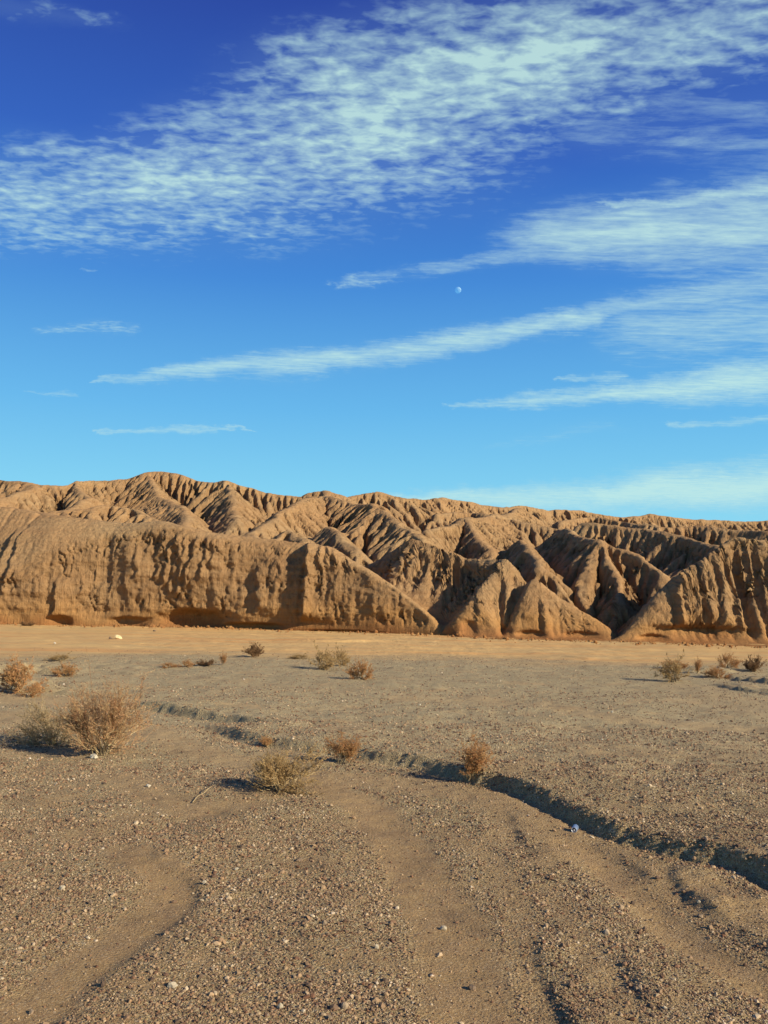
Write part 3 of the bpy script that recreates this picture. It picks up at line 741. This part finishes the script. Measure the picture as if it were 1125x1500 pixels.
def plant_mat(name, c1, c2, c3, scale=9):
    m, nt = new_mat(name); b = NB(nt)
    oc = b.n('ShaderNodeTexCoord').outputs['Object']
    c = b.mix(b.maprange(b.noise(oc, scale, 3, .6), .35, .65), c1, c2)
    c = b.mix(b.maprange(b.noise(oc, scale * 5, 2, .6), .5, .7), c, c3)
    c = b.mix(1.0, c, (1.15, 1.12, 1.02), 'MULTIPLY')
    d = b.n('ShaderNodeBsdfDiffuse', {'Color': c}); t = b.n('ShaderNodeBsdfTranslucent', {'Color': c})
    mx = b.n('ShaderNodeMixShader', {0: .25, 1: d.outputs[0], 2: t.outputs[0]})
    b.n('ShaderNodeOutputMaterial', {'Surface': mx.outputs[0]})
    return m
M_STEM = plant_mat('dry_stem', (.42, .33, .20), (.30, .22, .13), (.55, .46, .30), 6)
M_RED = plant_mat('reddish_twigs', (.42, .235, .130), (.50, .37, .20), (.30, .15, .09))
M_OLIVE = plant_mat('olive_twigs', (.40, .285, .140), (.30, .20, .10), (.48, .35, .18))
M_GREY = plant_mat('grey_twigs', (.42, .33, .20), (.34, .25, .15), (.48, .38, .23))
M_DARK = plant_mat('dark_twigs', (.15, .09, .055), (.20, .12, .065), (.24, .15, .08))
M_RUST = plant_mat('rusty_twigs', (.44, .225, .105), (.40, .26, .12), (.30, .15, .075))
def shrub_meshes(seed, W, H, n1=12, n2=5, n3=5, n4=4, rt=.0022, leaves=4000, leaf=.011, upright=.0, dome=1.0, mat=None):
    """woody stems (levels 1-2) and fine twigs (levels 3-4 with leaves)"""
    rng = np.random.default_rng(seed)
    def dome_pt(k):
        a = rng.uniform(0, 6.283); u = math.sqrt(rng.uniform(0.02, 1)) * (1 - upright * .5); e = math.sqrt(max(0, 1 - u * u))
        h = (e * rng.uniform(.75, 1.05) + .12)
        return np.array([math.cos(a) * u * W / 2, math.sin(a) * u * W / 2, h * H]) * k
    stems, twigs, tips = [], [], []
    def branch(p, q, r0, r1, bend, dest, k=5):
        mid = (p + q) / 2 + rng.normal(0, bend, 3) * np.linalg.norm(q - p) + np.array([0, 0, -.10 * np.linalg.norm(q - p)])
        ts = np.linspace(0, 1, k); pts = [(1 - t) ** 2 * p + 2 * t * (1 - t) * mid + t * t * q for t in ts]
        for i in range(1, k - 1): pts[i] = pts[i] + rng.normal(0, .025, 3) * np.linalg.norm(q - p)
        dest.append((pts, [r0 + (r1 - r0) * t for t in ts])); return pts
    for i in range(n1):
        base = np.array([rng.normal(0, .035 * W), rng.normal(0, .035 * W), -.03])
        T = dome_pt(rng.uniform(.5, .8)); A = branch(base, T, rt * 4.0, rt * 2.2, .08, stems, 6)
        for j in range(n2):
            p = A[rng.integers(2, 6)]
            q = p + (T - base) * rng.uniform(.2, .5) + rng.normal(0, .11, 3) * np.array([W, W, H * .8])
            B = branch(p, q, rt * 1.9, rt * 1.1, .12, stems, 4)
            for k in range(n3):
                p = B[rng.integers(1, 4)]
                out = p * np.array([1, 1, .6]); out /= np.linalg.norm(out) + 1e-9
                q = p + (out * .75 + rng.normal(0, .5, 3) + np.array([0, 0, .35])) * .17 * (W + H) / 2 * rng.uniform(.7, 1.3)
                q[2] = max(q[2], .01); C_ = branch(p, q, rt, rt * .6, .12, twigs, 3)
                for l in range(n4):
                    p = C_[rng.integers(1, 3)]
                    q2 = p + (out * .5 + rng.normal(0, .55, 3) + np.array([0, 0, .35])) * .085 * (W + H) / 2 * rng.uniform(.6, 1.5)
                    q2[2] = max(q2[2], .01); twigs.append(([p, q2], [rt * .6, rt * .35])); tips.append((p, q2))
    tp = np.array(tips); i = rng.integers(0, len(tp), leaves); t = rng.random((leaves, 1))
    P = tp[i, 0] + (tp[i, 1] - tp[i, 0]) * t * 1.1 + rng.normal(0, leaf * .6, (leaves, 3))
    P[:, 2] = np.maximum(P[:, 2], .005)
    return stems, twigs, P, rng
def gz(x, y): return float(ground_height(np.array([x]), np.array([y]))[0])
def make_shrub(seed, W, H, mat, stem=M_STEM, **kw):
    leaf = kw.get('leaf', .011); st, tw, P, rng = shrub_meshes(seed, W, H, **kw)
    return tube_mesh('stem', st, stem), tube_mesh('twig', tw, mat), leaf_mesh('foliage', P, leaf, rng, mat)
def place_shrub(meshes, loc, rz, scale, label, group=None, squash=1.0):
    o = bpy.data.objects.new('desert_shrub', None); COL.objects.link(o); o.empty_display_size = .2
    o.location = loc; o.rotation_euler = (0, 0, rz); o.scale = (scale, scale, scale * squash)
    o['label'] = label; o['category'] = 'shrub'
    if group: o['group'] = group
    for nm, me in zip(('stem', 'twig', 'foliage'), meshes):
        c = bpy.data.objects.new(nm, me); COL.objects.link(c); c.parent = o; c['kind'] = 'stuff'
    return o
def shrub_at(meshes, W, H, px, py, wpx, hpx, label, rz=0.0, group='desert shrubs growing in the wash', zoff=0.0):
    g = on_ground(px, py); g = on_ground(px, py, gz(g[0], g[1])); z = gz(g[0], g[1])
    wpx *= 1.06; hpx *= 1.06
    s = wpx / FOC * g[1] / W; sq = (hpx / FOC * g[1] / H) / s
    return place_shrub(meshes, (g[0], g[1], z - .01 + zoff), rz, s, label, group, sq)

big = make_shrub(1, 1.55, 1.05, M_RED, n1=17, n2=6, n3=6, n4=4, rt=.0042, leaves=26000, leaf=.0115)
shrub_at(big, 1.55, 1.05, 150, 1106, 104, 96, 'largest shrub in the wash, reddish top over pale twisted stems, white stone at its foot', .4)
comp = make_shrub(2, 1.0, .6, M_GREY, n1=11, n2=5, n3=5, n4=4, rt=.0036, leaves=9000, leaf=.0105)
shrub_at(comp, 1.0, .6, 80, 1090, 92, 50, 'low greyish shrub spreading beside the left flank of the largest shrub', 1.0)
olive = make_shrub(3, .8, .5, M_OLIVE, n1=13, n2=6, n3=5, n4=4, rt=.0032, leaves=20000, leaf=.009)
shrub_at(olive, .8, .5, 410, 1158, 92, 48, 'rounded olive brown shrub standing alone on the channel floor with its own long shadow', .2)
vee = make_shrub(4, .5, .55, M_RUST, n1=9, n2=5, n3=5, n4=4, rt=.0024, leaves=10000, leaf=.009, upright=.35)
shrub_at(vee, .5, .55, 689, 1146, 60, 47, 'rusty orange upright shrub against the dark bank of the channel', .7)
shrub_at(vee, .5, .55, 499, 1117, 54, 34, 'small loose rusty shrub on the channel floor beyond the olive brown shrub', 2.2)
shrub_at(vee, .5, .55, 393, 1078, 26, 13, 'tiny reddish tuft low on the gravel slope above the olive brown shrub', 3.9)
mid = make_shrub(5, 1.0, .65, M_OLIVE, n1=9, n2=5, n3=4, n4=3, rt=.0042, leaves=8000, leaf=.019)
midr = make_shrub(6, 1.0, .6, M_RUST, n1=9, n2=5, n3=4, n4=3, rt=.0042, leaves=8000, leaf=.019)
midd = make_shrub(7, 1.0, .6, M_DARK, stem=M_DARK, n1=9, n2=5, n3=4, n4=3, rt=.0045, leaves=8000, leaf=.021)
for me, px, py, w, h, lab in [
    (midd, 371, 963, 27, 15, 'dark dense round shrub alone at the edge of the orange sand'),
    (mid, 471, 981, 32, 21, 'left shrub of the close pair on the middle gravel flat, the larger one'),
    (mid, 498, 975, 24, 17, 'right shrub of the close pair on the middle gravel flat, the smaller one'),
    (midr, 530, 995, 33, 21, 'brown shrub nearest the viewer of the three in the middle gravel flat'),
    (midr, 32, 1009, 50, 36, 'wide brown shrub over the small bank at the left edge'),
    (midr, 45, 1021, 24, 15, 'small rusty shrub tucked in front of the wide brown one at the left edge'),
    (midr, 95, 991, 30, 15, 'squat rust coloured shrub on the gravel right of the left edge bank'),
    (mid, 92, 968, 32, 7, 'flat grey brown shrub low on the far gravel at left'),
    (midr, 247, 979, 20, 6, 'very low reddish tuft on the gravel edge, leftmost of the row of small tufts'),
    (midr, 272, 977, 17, 8, 'small dark red tuft in the middle of the row along the gravel edge'),
    (midd, 303, 976, 26, 7, 'flat dark tuft between two reddish ones on the gravel edge'),
    (vee, 326, 974, 10, 14, 'thin upright sprig at the right end of the row of small tufts'),
    (mid, 441, 965, 28, 5, 'low yellowish strip of scrub just left of the close pair of shrubs'),
    (mid, 989, 999, 34, 24, 'loose brown shrub on the right gravel flat, nearest of the right group'),
    (midr, 988, 979, 30, 9, 'low brown scrub right behind the loose brown shrub at right'),
    (midr, 1066, 979, 26, 15, 'round brown shrub behind the small dark banks at the right'),
    (midd, 1104, 982, 28, 17, 'dark round shrub near the right edge, rightmost of all shrubs'),
    (midr, 1052, 993, 30, 12, 'squat reddish shrub on top of the small dark banks at right'),
    (vee, 1021, 986, 13, 17, 'thin sprig with bare upright twigs left of the dark banks at right'),
    (midd, 38, 916, 17, 5, 'tiny dark tuft at the very foot of the left cliff'),
]:
    W_, H_ = {mid: (1.0, .65), midr: (1.0, .6), midd: (1.0, .6), vee: (.5, .55)}[me]
    shrub_at(me, W_, H_, px, py, w * 1.12, h * 1.1, lab, (px * 7) % 6.28)

# ------------------------------------------------------------------ stones, litter, a dry twig
def rock_mesh(name, size, seed, mat, sub=3, boxy=.0, rough=.18):
    bm = bmesh.new(); bmesh.ops.create_icosphere(bm, subdivisions=sub, radius=1.0)
    rng = random.Random(seed)
    cuts = []
    for _ in range(9):
        v = Vector((rng.gauss(0, 1), rng.gauss(0, 1), rng.gauss(0, 1))).normalized(); cuts.append((v, rng.uniform(.55, .85)))
    for v in bm.verts:
        c = v.co.copy()
        if boxy: c = Vector([math.copysign(abs(t) ** (1 - boxy), t) for t in c])
        for nrm, dd in cuts:
            e = c.dot(nrm) - dd
            if e > 0: c -= nrm * e * .85
        k = noise2(np.array([c.x * 2.3 + seed]), np.array([c.y * 2.3 + c.z * 1.7]), seed)[0]
        c *= 1 + rough * k
        v.co = Vector((c.x * size[0], c.y * size[1], c.z * size[2]))
    me = bpy.data.meshes.new(name); bm.to_mesh(me); bm.free(); me.materials.append(mat)
    return me
def rock_mat(name, c1, c2):
    m, nt = new_mat(name); b = NB(nt); oc = b.n('ShaderNodeTexCoord').outputs['Object']
    n = b.noise(oc, 14, 5, .65)
    c = b.mix(b.maprange(n, .35, .65), c1, c2)
    bs = b.n('ShaderNodeBsdfPrincipled', {'Base Color': c, 'Roughness': .85, 'Specular IOR Level': .2})
    bp = b.n('ShaderNodeBump', {'Height': b.noise(oc, 40, 6, .7), 'Strength': .5, 'Distance': .02}); nt.links.new(bp.outputs[0], bs.inputs['Normal'])
    b.n('ShaderNodeOutputMaterial', {'Surface': bs.outputs[0]}); return m
M_WHITE = rock_mat('white_quartz', (.60, .55, .42), (.42, .36, .26)); M_PALE = rock_mat('pale_block', (.66, .52, .28), (.56, .42, .22))
M_DUSTY = rock_mat('dusty_stone', (.46, .39, .27), (.34, .28, .19)); M_BRN = rock_mat('brown_stone', (.12, .085, .06), (.20, .14, .09)); M_TAN = rock_mat('tan_stone', (.36, .27, .17), (.26, .19, .12))
def rock_at(px, py, wpx, hpx, mat, label, seed, boxy=0.0, name='rock', cat='rock', sub=2, rz=0.0, grp=None):
    g = on_ground(px, py); g = on_ground(px, py, gz(g[0], g[1])); z = gz(g[0], g[1]); k = g[1] / FOC
    wpx *= .85; hpx *= .85; sz = (wpx * k * .5, wpx * k * .42, hpx * k * .62)
    me = rock_mesh(name, sz, seed, mat, sub, boxy); o = bpy.data.objects.new(name, me); COL.objects.link(o)
    o.location = (g[0], g[1] + sz[1] * .4, z + sz[2] * .45); o.rotation_euler = (0, 0, rz)
    o['label'] = label; o['category'] = cat
    if grp: o['group'] = grp
    return o
rock_at(137, 1111, 15, 10, M_WHITE, 'bright white angular stone at the foot of the largest shrub', 5, .1, sub=3)
rock_at(217, 1153, 9, 6, M_WHITE, 'small white stone on the sand patch right of the largest shrub', 8)
rock_at(172, 936, 15, 8, M_PALE, 'pale yellow boxy boulder lying on the far orange sand', 12, .45, 'boulder', 'boulder', 3, .3)
rock_at(161, 936, 6, 5, M_BRN, 'dark stone leaning on the left side of the pale boxy boulder', 13)
rock_at(80, 943, 5, 3.5, M_WHITE, 'tiny white stone on the far orange sand at left', 14)
rock_at(283, 975, 6, 6, M_BRN, 'dark little rock in the row of small tufts on the gravel edge', 15)
rock_at(226, 925, 6, 3, M_BRN, 'dark stone at the foot of the cliff near the hollow', 16)
rock_at(897, 1044, 4, 4, M_WHITE, 'white pebble on the middle of the right gravel flat', 17)
rock_at(882, 1085, 4, 4, M_WHITE, 'whitish pebble below and left of the white one on the right gravel flat', 18)
rock_at(1106, 1069, 5, 4, M_BRN, 'dark pebble by the right edge of the gravel flat', 19)
rock_at(1072, 1055, 5, 3, M_BRN, 'dark pebble left of the one by the right edge', 20)
rock_at(1059, 1039, 6, 3, M_BRN, 'flat dark pebble highest of the dark three at right', 21)
rock_at(615, 1033, 4, 3.5, M_WHITE, 'white pebble on the middle gravel flat below the three shrubs', 22)
rock_at(793, 1089, 5, 4, M_BRN, 'dark pebble on the gravel above the channel bank', 23)
rock_at(299, 1296, 9, 7, M_DUSTY, 'pale stone at the bend of the left foreground rill', 24)
rock_at(437, 1262, 13, 7, M_BRN, 'dark flat stone on the foreground gravel bar', 25)
rock_at(346, 1274, 9, 5, M_DUSTY, 'flat pale stone on the foreground gravel bar above the bend', 26)
rock_at(90, 1303, 11, 8, M_DUSTY, 'pale stone on the left foreground gravel', 27)
rock_at(252, 1448, 18, 10, M_DUSTY, 'cream angular stone low on the foreground gravel bar', 28, sub=3)
rock_at(132, 1325, 8, 8, M_BRN, 'dark brown stone on the left foreground gravel', 29)
rock_at(649, 1362, 13, 9, M_DUSTY, 'cream stone on the right margin of the foreground gravel bar', 30)
rock_at(692, 1450, 14, 9, M_BRN, 'dark brown stone where the gravel bar meets the sand strip', 31)
rock_at(552, 1390, 10, 8, M_DUSTY, 'greyish stone in the foreground bar near its right side', 32)
rock_at(505, 1478, 15, 11, M_TAN, 'tan stone near the bottom edge of the picture', 33)
rock_at(410, 1478, 12, 10, M_DUSTY, 'pale stone near the bottom edge left of the tan stone', 34)
rock_at(974, 1478, 9, 6, M_DUSTY, 'small pale stone in the right foreground channel', 35)
rock_at(1024, 1328, 7, 5, M_DUSTY, 'small pale stone on the little dark ridge at right', 36)
rock_at(645, 1252, 8, 6, M_TAN, 'tan stone beside the sandy strip in the channel', 37)

# drink can lying in the channel
def rev_mesh(name, prof, mat, seg=28, cap=True):
    """profile (radius, x) revolved about X"""
    V, F = [], []
    for r, x in prof:
        for s in range(seg):
            a = 6.28318 * s / seg; V.append((x, r * math.cos(a), r * math.sin(a)))
    for i in range(len(prof) - 1):
        for s in range(seg):
            s2 = (s + 1) % seg; F.append((i * seg + s, i * seg + s2, (i + 1) * seg + s2, (i + 1) * seg + s))
    if cap:
        F.append(tuple(range(seg))); F.append(tuple((len(prof) - 1) * seg + s for s in range(seg))[::-1])
    me = bpy.data.meshes.new(name); me.from_pydata(V, [], F); me.polygons.foreach_set('use_smooth', [len(f) == 4 for f in F]); me.materials.append(mat); me.update()
    return me
def metal(name, c, r=.35, mt=.9):
    m, nt = new_mat(name); b = NB(nt); oc = b.n('ShaderNodeTexCoord').outputs['Object']
    cc = b.mix(b.maprange(b.noise(oc, 60, 3, .6), .4, .7), c, tuple(t * .7 for t in c))
    bs = b.n('ShaderNodeBsdfPrincipled', {'Base Color': cc, 'Roughness': r, 'Metallic': mt}); b.n('ShaderNodeOutputMaterial', {'Surface': bs.outputs[0]}); return m
M_ALU = metal('aluminium', (.75, .76, .76), .4, .6); M_BLUE = metal('blue_print', (.22, .30, .46), .4, .4); M_HOLE = metal('dark_inside', (.02, .02, .025), .8, 0)
g = on_ground(843, 1217); zc_ = gz(g[0], g[1])
can = bpy.data.objects.new('drink_can', None); COL.objects.link(can); can.empty_display_size = .05
can['label'] = 'blue and silver drink can lying on the channel floor below the dark bank'; can['category'] = 'can'
can.location = (g[0], g[1] + .03, zc_ + .03); can.rotation_euler = (0, R(2), R(-112))
def part(nm, me, parent, loc=(0, 0, 0), rot=(0, 0, 0)):
    o = bpy.data.objects.new(nm, me); COL.objects.link(o); o.parent = parent; o.location = loc; o.rotation_euler = rot; return o
part('body', rev_mesh('body', [(.024, -.060), (.030, -.056), (.033, -.050), (.033, .040), (.032, .045), (.0265, .058)], M_BLUE), can)
lid = part('lid', rev_mesh('lid', [(.0265, .058), (.0280, .0590), (.0280, .0615), (.0265, .0615), (.0240, .0580), (.0235, .0575)], M_ALU), can)
part('opening', rev_mesh('opening', [(.0085, .0578), (.0085, .0584)], M_HOLE, 20), lid, (0, 0, .0105)).scale = (1, 1.25, .95)
part('pull_tab', rev_mesh('pull_tab', [(.006, .0588), (.0065, .0600), (.004, .0604)], M_ALU, 16), lid, (0, 0, -.006)).scale = (1, .9, 1.5)

# dry twig on the ground
g = on_ground(300, 1172); pts = []
for i, (px, py) in enumerate([(282, 1177), (290, 1171), (298, 1168), (306, 1170), (313, 1171)]):
    q = on_ground(px, py); pts.append(np.array([q[0], q[1], gz(q[0], q[1]) + .012 + .02 * math.sin(i * .9)]))
fork = [pts[2], pts[2] + np.array([.06, .10, .05]), pts[2] + np.array([.10, .22, .06])]
o = bpy.data.objects.new('dry_twig', tube_mesh('dry_twig', [(pts, [.006, .005, .005, .004, .002]), (fork, [.005, .004, .002])], M_STEM, 5)); COL.objects.link(o)
o['label'] = 'bleached forked twig lying on the sand left of the olive brown shrub'; o['category'] = 'twig'

# moon
def build_moon():
    d = ray(671, 425); dist = 9000.0; c = np.array([0, 0, CAM_H]) + d * dist
    r = 4.8 / FOC * dist
    bm = bmesh.new(); bmesh.ops.create_uvsphere(bm, u_segments=32, v_segments=16, radius=r); me = bpy.data.meshes.new('moon')
    for f in bm.faces: f.smooth = True
    bm.to_mesh(me); bm.free()
    m, nt = new_mat('moon_surface'); b = NB(nt); oc = b.n('ShaderNodeTexCoord').outputs['Object']
    maria = b.maprange(b.noise(oc, 1.6 / r, 3, .5), .42, .58)
    df = b.n('ShaderNodeBsdfDiffuse', {'Color': b.mix(maria, (.09, .13, .10), (.15, .20, .15))})
    tr = b.n('ShaderNodeBsdfTransparent'); ad = b.n('ShaderNodeAddShader', {0: df.outputs[0], 1: tr.outputs[0]})
    bf = b.n('ShaderNodeNewGeometry').outputs['Backfacing']
    mx = b.n('ShaderNodeMixShader', {0: bf, 1: ad.outputs[0], 2: tr.outputs[0]})
    b.n('ShaderNodeOutputMaterial', {'Surface': mx.outputs[0]})
    me.materials.append(m)
    o = bpy.data.objects.new('moon', me); COL.objects.link(o); o.location = c
    o['label'] = 'pale half moon in the blue afternoon sky'; o['category'] = 'moon'
build_moon()
print('all', time.time() - T0)
